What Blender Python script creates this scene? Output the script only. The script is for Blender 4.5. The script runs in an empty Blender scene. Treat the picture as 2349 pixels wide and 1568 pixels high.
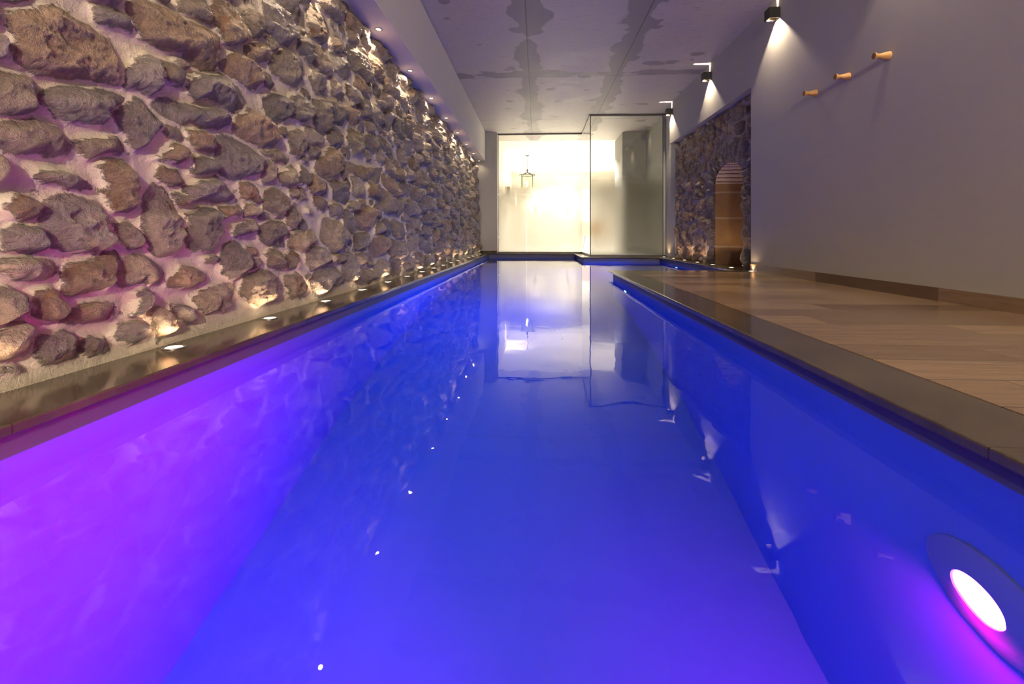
import bpy, bmesh, math, random
import numpy as np
from mathutils import Vector, Matrix, Euler

random.seed(11)
RNG = np.random.default_rng(23)
SC = bpy.context.scene
COL = SC.collection

# ------------------------------------------------------------------ measurements (metres)
CAM_Z = 0.385          # eye above the deck
F_PX, W_PX, H_PX = 1044.0, 2349.0, 1568.0
YAW = math.atan(57.5 / F_PX)
HORIZON = 542.5
CEIL = 2.785
BEAM_Z, BEAM_X = 2.11, -1.183
WATER_Z = -0.08
POOL_Z = -1.58
PX0, PX1 = -1.11, 0.87     # lane walls
PY0, PY1 = -5.0, 10.30     # lane ends
BX1 = 2.29                 # side basin right wall
BY0, BY1 = 5.27, 8.60      # side basin ends
XR = 2.40                  # plaster wall plane
XS = 2.50                  # recessed wall plane
YJ0, YJ1 = 5.255, 8.40     # recess
LINTEL_Z = 2.06
YB = -5.2                  # wall behind the camera

# ------------------------------------------------------------------ helpers
def link(o, parent=None):
    COL.objects.link(o)
    if parent is not None:
        o.parent = parent
    return o

def mesh_obj(name, bm, mat=None, parent=None, smooth=False, angle=None):
    me = bpy.data.meshes.new(name)
    bm.normal_update()
    bm.to_mesh(me)
    bm.free()
    if mat is not None:
        for m in (mat if isinstance(mat, (list, tuple)) else [mat]):
            me.materials.append(m)
    if smooth:
        for p in me.polygons:
            p.use_smooth = True
        if angle is not None:
            try:
                me.set_sharp_from_angle(angle=math.radians(angle))
            except Exception:
                pass
    return link(bpy.data.objects.new(name, me), parent)

def structure(o):
    o["kind"] = "structure"
    return o

def empty(name, loc, label, cat, group=None):
    o = bpy.data.objects.new(name, None)
    o.empty_display_size = 0.05
    o.location = loc
    link(o)
    return tag(o, label, cat, group)

def tag(o, label, cat, group=None):
    o["label"] = label
    o["category"] = cat
    if group:
        o["group"] = group
    return o

def copy_thing(root, loc, label):
    r = root.copy(); COL.objects.link(r)
    r.location = loc
    r["label"] = label
    for ch in list(root.children):
        c = ch.copy(); COL.objects.link(c); c.parent = r
        c.matrix_parent_inverse = ch.matrix_parent_inverse.copy()
        for g in list(ch.children):
            d = g.copy(); COL.objects.link(d); d.parent = c
            d.matrix_parent_inverse = g.matrix_parent_inverse.copy()
    return r

def add_box(bm, x0, x1, y0, y1, z0, z1, mi=0):
    vs = [bm.verts.new((x, y, z)) for x in (x0, x1) for y in (y0, y1) for z in (z0, z1)]
    fs = []
    for idx in ((0, 1, 3, 2), (4, 6, 7, 5), (0, 4, 5, 1), (2, 3, 7, 6), (0, 2, 6, 4), (1, 5, 7, 3)):
        f = bm.faces.new([vs[i] for i in idx]); f.material_index = mi; fs.append(f)
    return vs, fs

def box_bm(*a, bevel=0.0, seg=2):
    bm = bmesh.new()
    add_box(bm, *a)
    bmesh.ops.recalc_face_normals(bm, faces=bm.faces)
    if bevel > 0:
        bmesh.ops.bevel(bm, geom=list(bm.edges), offset=bevel, segments=seg, affect='EDGES', profile=0.5)
    return bm

def add_lathe(bm, prof, n=24, axis='z', c=(0, 0, 0), caps=True, ring=False):
    """prof: list of (r, h) along the axis."""
    def P(r, a, h):
        u, v = r * math.cos(a), r * math.sin(a)
        if axis == 'z':
            return (c[0] + u, c[1] + v, c[2] + h)
        if axis == 'x':
            return (c[0] + h, c[1] + u, c[2] + v)
        return (c[0] + u, c[1] + h, c[2] + v)
    rings = [[bm.verts.new(P(r, 2 * math.pi * i / n, h)) for i in range(n)] for r, h in prof]
    pairs = list(zip(rings[:-1], rings[1:]))
    if ring:
        pairs.append((rings[-1], rings[0]))
    for a, b in pairs:
        for i in range(n):
            j = (i + 1) % n
            bm.faces.new((a[i], a[j], b[j], b[i]))
    if caps and not ring:
        bm.faces.new(rings[0][::-1]); bm.faces.new(rings[-1])
    bmesh.ops.recalc_face_normals(bm, faces=bm.faces)

def lathe_bm(*a, **k):
    bm = bmesh.new(); add_lathe(bm, *a, **k); return bm

def add_tube(bm, pts, r, n=8):
    pts = [Vector(p) for p in pts]
    prev = None
    up0 = Vector((0, 0, 1))
    rings = []
    for i, p in enumerate(pts):
        t = (pts[min(i + 1, len(pts) - 1)] - pts[max(i - 1, 0)]).normalized()
        up = up0 if abs(t.dot(up0)) < 0.95 else Vector((1, 0, 0))
        a = t.cross(up).normalized(); b = t.cross(a).normalized()
        rings.append([bm.verts.new(p + r * (math.cos(2 * math.pi * k / n) * a + math.sin(2 * math.pi * k / n) * b)) for k in range(n)])
    for A, B in zip(rings[:-1], rings[1:]):
        for k in range(n):
            j = (k + 1) % n
            bm.faces.new((A[k], A[j], B[j], B[k]))
    bm.faces.new(rings[0]); bm.faces.new(rings[-1][::-1])
    bmesh.ops.recalc_face_normals(bm, faces=bm.faces)

def prism_bm(poly, z0, z1):
    bm = bmesh.new()
    lo = [bm.verts.new((x, y, z0)) for x, y in poly]
    hi = [bm.verts.new((x, y, z1)) for x, y in poly]
    n = len(poly)
    bm.faces.new(hi); bm.faces.new(lo[::-1])
    for i in range(n):
        j = (i + 1) % n
        bm.faces.new((lo[i], lo[j], hi[j], hi[i]))
    bmesh.ops.recalc_face_normals(bm, faces=bm.faces)
    return bm

# ------------------------------------------------------------------ materials
class NT:
    def __init__(self, name):
        self.m = bpy.data.materials.new(name)
        self.m.use_nodes = True
        self.t = self.m.node_tree
        self.t.nodes.clear()
        self.out = self.n('ShaderNodeOutputMaterial')
    def n(self, typ, **kw):
        nd = self.t.nodes.new(typ)
        for k, v in kw.items():
            setattr(nd, k, v)
        return nd
    def l(self, a, b):
        self.t.links.new(a, b)
    def set(self, nd, **kw):
        for k, v in kw.items():
            nd.inputs[k.replace('_', ' ')].default_value = v
        return nd
    def math(self, op, a, b=None, c=None, clamp=False):
        nd = self.n('ShaderNodeMath', operation=op, use_clamp=clamp)
        for i, v in enumerate((a, b, c)):
            if v is None:
                continue
            if hasattr(v, 'links'):
                self.l(v, nd.inputs[i])
            else:
                nd.inputs[i].default_value = v
        return nd.outputs[0]
    def mixc(self, fac, a, b, blend='MIX'):
        nd = self.n('ShaderNodeMix', data_type='RGBA', blend_type=blend)
        for sock, v in ((nd.inputs['Factor'], fac), (nd.inputs[6], a), (nd.inputs[7], b)):
            if hasattr(v, 'links'):
                self.l(v, sock)
            elif isinstance(v, (int, float)):
                sock.default_value = v
            else:
                sock.default_value = (*v, 1.0)
        return nd.outputs[2]
    def ramp(self, fac, stops):
        nd = self.n('ShaderNodeMapRange', interpolation_type='SMOOTHSTEP')
        self.l(fac, nd.inputs[0])
        nd.inputs[1].default_value = stops[0]; nd.inputs[2].default_value = stops[1]
        nd.inputs[3].default_value = stops[2] if len(stops) > 2 else 0.0
        nd.inputs[4].default_value = stops[3] if len(stops) > 3 else 1.0
        return nd.outputs[0]
    def pos(self, scale=(1, 1, 1), rot=(0, 0, 0), loc=(0, 0, 0)):
        tc = self.n('ShaderNodeTexCoord')
        mp = self.n('ShaderNodeMapping')
        mp.inputs['Scale'].default_value = scale
        mp.inputs['Rotation'].default_value = rot
        mp.inputs['Location'].default_value = loc
        self.l(tc.outputs['Object'], mp.inputs['Vector'])
        return mp.outputs[0]
    def noise(self, vec, scale, detail=4, rough=0.55, dist=0.0):
        nd = self.n('ShaderNodeTexNoise')
        nd.inputs['Scale'].default_value = scale
        nd.inputs['Detail'].default_value = detail
        nd.inputs['Roughness'].default_value = rough
        nd.inputs['Distortion'].default_value = dist
        self.l(vec, nd.inputs['Vector'])
        return nd.outputs['Fac']
    def bump(self, h, strength=0.5, dist=0.01, normal=None):
        nd = self.n('ShaderNodeBump')
        nd.inputs['Strength'].default_value = strength
        nd.inputs['Distance'].default_value = dist
        self.l(h, nd.inputs['Height'])
        if normal is not None:
            self.l(normal, nd.inputs['Normal'])
        return nd.outputs[0]
    def principled(self, color=None, rough=0.5, metal=0.0, normal=None, spec=0.5, ior=1.5):
        p = self.n('ShaderNodeBsdfPrincipled')
        p.inputs['IOR'].default_value = ior
        p.inputs['Metallic'].default_value = metal
        p.inputs['Specular IOR Level'].default_value = spec
        for sock, v in ((p.inputs['Base Color'], color), (p.inputs['Roughness'], rough)):
            if v is None:
                continue
            if hasattr(v, 'links'):
                self.l(v, sock)
            elif isinstance(v, (int, float)):
                sock.default_value = v
            else:
                sock.default_value = (*v, 1.0)
        if normal is not None:
            self.l(normal, p.inputs['Normal'])
        self.l(p.outputs[0], self.out.inputs['Surface'])
        return p

def simple(name, color, rough=0.5, metal=0.0, grain=0.0, gscale=60.0, bump=0.0, spec=0.5):
    t = NT(name)
    v = t.pos()
    nz = t.noise(v, gscale, 3)
    c = t.mixc(t.math('MULTIPLY', nz, grain), color, tuple(0.6 * k for k in color)) if grain else color
    nrm = t.bump(nz, bump, 0.004) if bump else None
    t.principled(c, rough, metal, nrm, spec)
    return t.m

def emitter(name, color, strength):
    t = NT(name)
    e = t.n('ShaderNodeEmission')
    e.inputs[0].default_value = (*color, 1); e.inputs[1].default_value = strength
    t.l(e.outputs[0], t.out.inputs['Surface'])
    return t.m

def mat_plaster(name, color, mottled=0.12):
    t = NT(name)
    v = t.pos()
    big = t.noise(v, 1.1, 3)
    fine = t.noise(v, 220, 2)
    c = t.mixc(t.math('MULTIPLY', big, mottled * 2), color, tuple(0.8 * k for k in color))
    n = t.bump(fine, 0.25, 0.002)
    t.principled(c, 0.85, 0, n, 0.3)
    return t.m

def mat_stone(name='rubble_stone', m1=(0.76, 0.66, 0.52), m2=(0.62, 0.54, 0.43)):
    """rubble masonry; 'stone' = 1 on a stone and 0 on mortar, 'tint' = colour of each stone"""
    t = NT(name)
    v = t.pos()
    a = t.n('ShaderNodeAttribute', attribute_name='stone').outputs['Fac']
    tint = t.n('ShaderNodeAttribute', attribute_name='tint').outputs['Color']
    n1 = t.noise(v, 9, 6, 0.65, 0.3)
    n2 = t.noise(v, 34, 6, 0.7, 0.4)
    n3 = t.noise(v, 120, 4, 0.7)
    st = t.mixc(t.ramp(n2, (0.3, 0.72)), t.mixc(0.45, tint, (0.03, 0.022, 0.018)), tint)
    st = t.mixc(t.math('MULTIPLY', t.ramp(n3, (0.52, 0.75)), 0.5), st, (0.34, 0.28, 0.23))
    rust = t.math('MULTIPLY', t.ramp(t.noise(t.pos(loc=(3, 7, 1)), 4.6, 5, 0.65, 0.6), (0.56, 0.68)), 0.8)
    st = t.mixc(rust, st, t.mixc(n2, (0.10, 0.035, 0.012), (0.46, 0.20, 0.07)))
    lich = t.math('MULTIPLY', t.ramp(n1, (0.60, 0.72)), 0.45)
    st = t.mixc(lich, st, (0.30, 0.27, 0.18))
    mo = t.mixc(t.ramp(t.noise(v, 3.0, 4), (0.35, 0.7)), m1, m2)
    mo = t.mixc(t.math('MULTIPLY', t.ramp(n3, (0.45, 0.8)), 0.35), mo, (0.33, 0.28, 0.22))
    # ragged rim where mortar was wiped over the stone
    n0 = t.noise(v, 13, 5, 0.7)
    edge = t.math('ADD', a, t.math('ADD', t.math('MULTIPLY', t.math('SUBTRACT', n0, 0.5), 1.7), t.math('MULTIPLY', t.math('SUBTRACT', n2, 0.5), 0.8)))
    k = t.ramp(edge, (0.22, 0.50))
    col = t.mixc(k, mo, st)
    rough = t.math('SUBTRACT', 0.9, t.math('MULTIPLY', k, t.ramp(n3, (0.3, 0.7, 0.34, 0.62))))
    h = t.math('ADD', t.math('MULTIPLY', n2, 1.0), t.math('MULTIPLY', n3, 0.55))
    h = t.math('MULTIPLY', h, t.math('ADD', 0.22, t.math('MULTIPLY', k, 0.9)))
    nrm = t.bump(h, 1.0, 0.034)
    t.principled(col, rough, 0, nrm, 0.8)
    return t.m

def mat_ceiling():
    """formwork concrete: panel joints, long water stains along the joints, pitting"""
    t = NT('formwork_concrete')
    tc = t.n('ShaderNodeTexCoord')
    sx = t.n('ShaderNodeSeparateXYZ'); t.l(tc.outputs['Object'], sx.inputs[0])
    X, Y = sx.outputs[0], sx.outputs[1]
    v = t.pos()
    def joint(S, at, w):
        d = t.math('ABSOLUTE', t.math('SUBTRACT', S, at))
        return t.ramp(d, (w * 0.4, w, 1.0, 0.0))
    jt = None
    for S, at in ((X, -0.125), (X, 1.19), (Y, 4.35), (Y, 6.85), (Y, 9.35), (Y, 11.36), (Y, 1.85)):
        j = joint(S, at, 0.012)
        jt = j if jt is None else t.math('MAXIMUM', jt, j)
    wob = t.math('MULTIPLY', t.math('SUBTRACT', t.noise(t.pos(scale=(0.8, 1.0, 1)), 1.5, 3, 0.45, 0.3), 0.5), 0.75)
    wob2 = t.math('MULTIPLY', t.math('SUBTRACT', t.noise(t.pos(loc=(5, 2, 0)), 2.6, 3, 0.45, 0.3), 0.5), 0.5)
    def band(S, at, w, wb):
        d = t.math('ADD', t.math('ABSOLUTE', t.math('SUBTRACT', S, at)), wb)
        return t.ramp(d, (w - 0.018, w + 0.018, 1.0, 0.0))
    st = band(X, -0.10, 0.14, wob)
    st = t.math('MAXIMUM', st, band(X, 1.16, 0.15, wob2))
    st = t.math('MAXIMUM', st, band(Y, 6.75, 0.10, wob2))
    st = t.math('MAXIMUM', st, band(Y, 4.3, 0.20, wob))
    blot = t.ramp(t.noise(t.pos(scale=(0.8, 1.1, 1), loc=(9.3, 4, 0)), 2.6, 2, 0.4), (0.66, 0.685))
    st = t.math('MAXIMUM', st, blot)
    st = t.math('MULTIPLY', st, t.ramp(Y, (10.6, 9.2)) if False else 1.0)
    pit = t.ramp(t.noise(t.pos(scale=(1.0, 5.5, 1)), 8, 5, 0.7), (0.565, 0.66))
    cloud = t.noise(v, 2.2, 5)
    grain = t.noise(t.pos(scale=(1.2, 8, 1)), 14, 4)
    c = t.mixc(cloud, (0.54, 0.49, 0.46), (0.44, 0.40, 0.38))
    c = t.mixc(t.math('MULTIPLY', grain, 0.35), c, (0.34, 0.31, 0.29))
    c = t.mixc(t.math('MULTIPLY', pit, 0.5), c, (0.20, 0.18, 0.17))
    c = t.mixc(t.math('MULTIPLY', st, 0.7), c, (0.17, 0.15, 0.16))
    c = t.mixc(t.math('MULTIPLY', jt, 0.75), c, (0.10, 0.09, 0.085))
    h = t.math('SUBTRACT', t.math('MULTIPLY', grain, 0.4), t.math('ADD', jt, t.math('MULTIPLY', pit, 0.6)))
    rough = t.math('SUBTRACT', 0.62, t.math('MULTIPLY', cloud, 0.2))
    t.principled(c, rough, 0, t.bump(h, 0.35, 0.006), 0.5)
    return t.m

def mat_planks(name, along_y=False):
    """wood-look tiles, 1.2 x 0.2 m, each with its own tone"""
    t = NT(name)
    tc = t.n('ShaderNodeTexCoord')
    sx = t.n('ShaderNodeSeparateXYZ'); t.l(tc.outputs['Object'], sx.inputs[0])
    U, V = (sx.outputs[1], sx.outputs[2]) if along_y else (sx.outputs[0], sx.outputs[1])
    if along_y:
        u = t.math('DIVIDE', t.math('SUBTRACT', U, YJ0 - 0.004), 1.2); row = t.math('FLOOR', 0.5); v = 0.5
    else:
        v = t.math('DIVIDE', t.math('SUBTRACT', V, 0.09), 0.2)
        row = t.math('FLOOR', v)
        u = t.math('DIVIDE', t.math('ADD', U, t.math('MULTIPLY', row, 0.47)), 1.2)
    cx = t.n('ShaderNodeCombineXYZ')
    t.l(row, cx.inputs[0]); t.l(t.math('FLOOR', u), cx.inputs[1])
    wn = t.n('ShaderNodeTexWhiteNoise', noise_dimensions='2D'); t.l(cx.outputs[0], wn.inputs['Vector'])
    rnd = wn.outputs['Value']
    st = t.n('ShaderNodeVectorMath', operation='ADD')
    t.l(tc.outputs['Object'], st.inputs[0])
    of = t.n('ShaderNodeCombineXYZ'); t.l(t.math('MULTIPLY', rnd, 37.0), of.inputs[0]); t.l(t.math('MULTIPLY', rnd, 11.0), of.inputs[1])
    t.l(of.outputs[0], st.inputs[1])
    def nz(scale, sc, d, ro, di):
        mp = t.n('ShaderNodeMapping'); mp.inputs['Scale'].default_value = scale
        t.l(st.outputs[0], mp.inputs['Vector'])
        return t.noise(mp.outputs[0], sc, d, ro, di)
    grain = nz((10, 0.8, 16) if along_y else (0.8, 10, 1), 4, 6, 0.65, 0.6)
    fine = nz((40, 2, 60) if along_y else (2, 55, 1), 6, 4, 0.6, 0.2)
    c = t.mixc(rnd, (0.075, 0.048, 0.029), (0.33, 0.225, 0.14))
    c = t.mixc(t.math('MULTIPLY', t.ramp(grain, (0.40, 0.72)), 0.45), c, (0.085, 0.052, 0.03))
    c = t.mixc(t.math('MULTIPLY', fine, 0.35), c, (0.26, 0.185, 0.12))
    if not along_y:
        jt = t.math('MAXIMUM', t.ramp(t.math('PINGPONG', v, 0.5), (0.004, 0.012, 1.0, 0.0)), t.ramp(t.math('PINGPONG', u, 0.5), (0.0006, 0.002, 1.0, 0.0)))
        c = t.mixc(jt, c, (0.05, 0.035, 0.024))
    t.principled(c, t.math('ADD', 0.12, t.math('MULTIPLY', grain, 0.14)), 0, t.bump(fine, 0.10, 0.002), 0.5)
    return t.m

def mat_coping():
    t = NT('dark_stone_coping')
    v = t.pos()
    br = t.n('ShaderNodeTexBrick', offset=0.0)
    br.inputs['Scale'].default_value = 1.0
    br.inputs['Brick Width'].default_value = 60.0
    br.inputs['Row Height'].default_value = 1.2
    br.inputs['Mortar Size'].default_value = 0.0018
    t.l(t.pos(loc=(30, 0.32, 0)), br.inputs['Vector'])
    n1 = t.noise(v, 3.5, 5, 0.6, 0.8)
    n2 = t.noise(v, 60, 4)
    c = t.mixc(t.ramp(n1, (0.3, 0.7)), (0.060, 0.049, 0.034), (0.100, 0.082, 0.058))
    c = t.mixc(t.math('MULTIPLY', n2, 0.35), c, (0.06, 0.048, 0.036))
    c = t.mixc(br.outputs['Fac'], c, (0.035, 0.028, 0.02))
    t.principled(c, t.math('ADD', 0.06, t.math('MULTIPLY', n1, 0.10)), 0, t.bump(n2, 0.05, 0.001), 0.5)
    return t.m

def mat_water():
    t = NT('pool_water')
    g = t.n('ShaderNodeBsdfGlass')
    g.inputs['Color'].default_value = (0.97, 0.985, 1.0, 1)
    g.inputs['Roughness'].default_value = 0.0
    g.inputs['IOR'].default_value = 1.33
    n1 = t.noise(t.pos(scale=(1.0, 0.75, 1)), 2.3, 2, 0.45, 0.3)
    n2 = t.noise(t.pos(scale=(1.0, 0.8, 1)), 11, 2, 0.5, 0.4)
    h = t.math('ADD', t.math('MULTIPLY', n1, 1.0), t.math('MULTIPLY', n2, 0.16))
    t.l(t.bump(h, 1.0, 0.0024), g.inputs['Normal'])
    t.l(g.outputs[0], t.out.inputs['Surface'])
    va = t.n('ShaderNodeVolumeAbsorption')          # water takes out red first
    va.inputs['Color'].default_value = (0.35, 0.74, 1.0, 1); va.inputs['Density'].default_value = 0.5
    t.l(va.outputs[0], t.out.inputs['Volume'])
    return t.m

def mat_liner():
    t = NT('pool_liner')
    v = t.pos()
    sx = t.n('ShaderNodeSeparateXYZ')
    tc = t.n('ShaderNodeTexCoord'); t.l(tc.outputs['Object'], sx.inputs[0])
    n = t.noise(v, 2.5, 5, 0.6)
    seam = t.math('ABSOLUTE', t.math('SUBTRACT', t.math('FRACT', t.math('DIVIDE', sx.outputs[1], 1.65)), 0.5))
    sm = t.ramp(seam, (0.0, 0.006, 1.0, 0.0))
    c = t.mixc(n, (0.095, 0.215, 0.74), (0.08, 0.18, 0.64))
    c = t.mixc(t.math('MULTIPLY', sm, 0.25), c, (0.08, 0.14, 0.5))
    # liner colour turns dark grey above the water line
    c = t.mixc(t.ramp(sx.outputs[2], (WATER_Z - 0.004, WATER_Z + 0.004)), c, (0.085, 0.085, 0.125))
    t.principled(c, 0.5, 0, None, 0.3)
    return t.m

def mat_glass(frosted):
    t = NT('fogged_glass' if frosted else 'clear_glass')
    geo = t.n('ShaderNodeNewGeometry')
    dt = t.n('ShaderNodeVectorMath', operation='DOT_PRODUCT')
    t.l(geo.outputs['Normal'], dt.inputs[0]); t.l(geo.outputs['Incoming'], dt.inputs[1])
    cosx = t.math('ABSOLUTE', dt.outputs['Value'])
    om = t.math('SUBTRACT', 1.0, cosx, clamp=True)
    fr = t.math('ADD', 0.075, t.math('MULTIPLY', t.math('POWER', om, 5.0), 0.9), clamp=True)
    tr = t.n('ShaderNodeBsdfTransparent'); tr.inputs[0].default_value = (0.95, 0.965, 0.94, 1)
    gl = t.n('ShaderNodeBsdfGlossy'); gl.inputs['Roughness'].default_value = 0.0
    body = tr.outputs[0]
    if frosted:
        sx = t.n('ShaderNodeSeparateXYZ'); t.l(geo.outputs['Position'], sx.inputs[0])
        wob = t.math('MULTIPLY', t.math('SUBTRACT', t.noise(t.pos(), 1.6, 3), 0.5), 0.22)
        z = t.math('ADD', sx.outputs[2], wob)
        fog = t.ramp(z, (1.28, 1.82, 0.97, 0.0))
        tl = t.n('ShaderNodeBsdfTranslucent'); tl.inputs[0].default_value = (0.135, 0.127, 0.110, 1)
        mx = t.n('ShaderNodeMixShader')
        t.l(fog, mx.inputs[0]); t.l(tr.outputs[0], mx.inputs[1])
        rf = t.n('ShaderNodeBsdfRefraction'); rf.inputs['Color'].default_value = (0.46, 0.45, 0.42, 1)
        rf.inputs['Roughness'].default_value = 0.48; rf.inputs['IOR'].default_value = 1.25
        fm = t.n('ShaderNodeMixShader'); fm.inputs[0].default_value = 0.36
        t.l(tl.outputs[0], fm.inputs[1]); t.l(rf.outputs[0], fm.inputs[2]); t.l(fm.outputs[0], mx.inputs[2])
        body = mx.outputs[0]
    ms = t.n('ShaderNodeMixShader')
    t.l(fr, ms.inputs[0]); t.l(body, ms.inputs[1]); t.l(gl.outputs[0], ms.inputs[2])
    t.l(ms.outputs[0], t.out.inputs['Surface'])
    return t.m

def mat_passing():
    t = NT('glass_back_face')
    tr = t.n('ShaderNodeBsdfTransparent'); tr.inputs[0].default_value = (0.97, 0.98, 0.96, 1)
    t.l(tr.outputs[0], t.out.inputs['Surface'])
    return t.m

M_STONE = mat_stone()
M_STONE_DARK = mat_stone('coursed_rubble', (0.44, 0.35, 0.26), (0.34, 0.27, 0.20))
M_PLASTER = mat_plaster('grey_plaster', (0.385, 0.378, 0.345))
M_PLASTER_BEAM = mat_plaster('beam_plaster', (0.66, 0.63, 0.59))
M_ROOM = mat_plaster('cream_plaster', (0.80, 0.76, 0.68))
M_CEIL = mat_ceiling()
M_PLANK = mat_planks('wood_look_tile')
M_SKIRT = mat_planks('wood_look_skirting', True)
M_COPE = mat_coping()
M_WATER = mat_water()
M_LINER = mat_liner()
M_FOG = mat_glass(True)
M_CLEAR = mat_glass(False)
M_PASS = mat_passing()
M_BLACK = simple('black_powder_coat', (0.008, 0.008, 0.008), 0.45, 0, 0.2, 300)
M_GOLD = simple('lamp_reflector', (0.75, 0.58, 0.36), 0.3, 1.0)
M_STEEL = simple('brushed_steel', (0.55, 0.55, 0.55), 0.28, 1.0, 0.2, 90)
M_DARKMETAL = simple('dark_channel', (0.06, 0.055, 0.06), 0.4, 0.6)
M_SEAL = simple('dark_seal', (0.03, 0.035, 0.03), 0.5)
M_BRASS = simple('aged_brass', (0.23, 0.17, 0.09), 0.38, 1.0)
M_OAK = None
M_SAND = None

def mat_oak():
    t = NT('oak')
    g = t.noise(t.pos(scale=(4, 40, 40)), 6, 5, 0.6, 0.5)
    c = t.mixc(g, (0.62, 0.36, 0.14), (0.40, 0.21, 0.075))
    t.principled(c, 0.5, 0, t.bump(g, 0.1, 0.001), 0.4)
    return t.m
M_OAK = mat_oak()

def mat_sandstone():
    t = NT('sandstone_block')
    v = t.pos()
    sx = t.n('ShaderNodeSeparateXYZ'); tc = t.n('ShaderNodeTexCoord'); t.l(tc.outputs['Object'], sx.inputs[0])
    Z = t.math('ADD', sx.outputs[2], t.math('MULTIPLY', t.math('SUBTRACT', t.noise(v, 5, 3), 0.5), 0.03))
    jt = None
    for at in (0.243, 0.647, 1.01):
        j = t.ramp(t.math('ABSOLUTE', t.math('SUBTRACT', Z, at)), (0.008, 0.018, 1.0, 0.0))
        jt = j if jt is None else t.math('MAXIMUM', jt, j)
    n1 = t.noise(v, 8, 5, 0.6); n2 = t.noise(v, 90, 3)
    c = t.mixc(n1, (0.32, 0.20, 0.10), (0.21, 0.125, 0.06))
    c = t.mixc(t.math('MULTIPLY', t.ramp(n2, (0.5, 0.8)), 0.5), c, (0.16, 0.09, 0.04))
    c = t.mixc(t.math('MULTIPLY', jt, 0.8), c, (0.40, 0.32, 0.24))
    h = t.math('ADD', n1, t.math('MULTIPLY', n2, 0.4))
    t.principled(c, 0.85, 0, t.bump(h, 0.5, 0.012), 0.3)
    return t.m
M_SAND = mat_sandstone()

def mat_archbrick():
    """thin courses of brick with wide pale joints, on the vault of the niche"""
    t = NT('vault_brick')
    v = t.pos()
    sx = t.n('ShaderNodeSeparateXYZ'); tc = t.n('ShaderNodeTexCoord'); t.l(tc.outputs['Object'], sx.inputs[0])
    ang = t.math('ARCTAN2', t.math('MULTIPLY', t.math('SUBTRACT', sx.outputs[2], 1.13), 1.93), t.math('SUBTRACT', sx.outputs[1], 6.155))
    wb = t.math('MULTIPLY', t.math('SUBTRACT', t.noise(v, 9, 4), 0.5), 0.10)
    k = t.math('FRACT', t.math('MULTIPLY', t.math('ADD', ang, wb), 4.0))
    m = t.ramp(t.math('ABSOLUTE', t.math('SUBTRACT', k, 0.5)), (0.09, 0.15, 1.0, 0.0))
    c = t.mixc(m, (0.52, 0.43, 0.35), (0.10, 0.055, 0.04))
    t.principled(c, 0.9, 0, t.bump(t.noise(v, 40, 4), 0.5, 0.01), 0.3)
    return t.m
M_VAULT = mat_archbrick()

# ------------------------------------------------------------------ numpy noise
_G = RNG.random((256, 256)) * 2 * math.pi
_GX, _GY = np.cos(_G), np.sin(_G)
def perlin(x, y):
    xi, yi = np.floor(x).astype(int), np.floor(y).astype(int)
    xf, yf = x - xi, y - yi
    def g(ix, iy, dx, dy):
        a, b = ix & 255, iy & 255
        return _GX[a, b] * dx + _GY[a, b] * dy
    u = xf * xf * xf * (xf * (xf * 6 - 15) + 10); w = yf * yf * yf * (yf * (yf * 6 - 15) + 10)
    n00, n10 = g(xi, yi, xf, yf), g(xi + 1, yi, xf - 1, yf)
    n01, n11 = g(xi, yi + 1, xf, yf - 1), g(xi + 1, yi + 1, xf - 1, yf - 1)
    a = n00 + u * (n10 - n00); b = n01 + u * (n11 - n01)
    return (a + w * (b - a)) * 1.5
def fbm(x, y, octv=4, gain=0.5, ridged=False):
    s, amp, tot = 0.0, 1.0, 0.0
    for k in range(octv):
        n = perlin(x * 2 ** k + 17.3 * k, y * 2 ** k + 5.1 * k)
        if ridged:
            n = 1 - 2 * np.abs(n)
        s = s + amp * n; tot += amp; amp *= gain
    return s / tot

def poly_sdf(P, Y, Z):
    """signed distance, positive inside"""
    d = np.full(Y.shape, 1e9); inside = np.zeros(Y.shape, bool)
    n = len(P)
    for i in range(n):
        ay, az = P[i]; by, bz = P[(i + 1) % n]
        ey, ez = by - ay, bz - az
        wy, wz = Y - ay, Z - az
        L = ey * ey + ez * ez + 1e-12
        k = np.clip((wy * ey + wz * ez) / L, 0, 1)
        d = np.minimum(d, (wy - k * ey) ** 2 + (wz - k * ez) ** 2)
        if abs(bz - az) > 1e-9:
            c = ((az > Z) != (bz > Z)) & (Y < (by - ay) * (Z - az) / (bz - az) + ay)
            inside ^= c
    d = np.sqrt(d)
    return np.where(inside, d, -d)

def random_stone(cy, cz, a, b):
    n = RNG.integers(7, 11)
    th = np.sort((np.arange(n) + RNG.uniform(-0.32, 0.32, n)) * 2 * math.pi / n)
    tilt = RNG.normal(0, 0.14)
    p = 2.0 / RNG.uniform(2.3, 3.4)
    cs, sn = np.cos(th), np.sin(th)
    r = RNG.uniform(0.86, 1.10, n)
    u = np.sign(cs) * np.abs(cs) ** p * a * r; w = np.sign(sn) * np.abs(sn) ** p * b * r
    return [(cy + uu * math.cos(tilt) - ww * math.sin(tilt), cz + uu * math.sin(tilt) + ww * math.cos(tilt)) for uu, ww in zip(u, w)]

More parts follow.
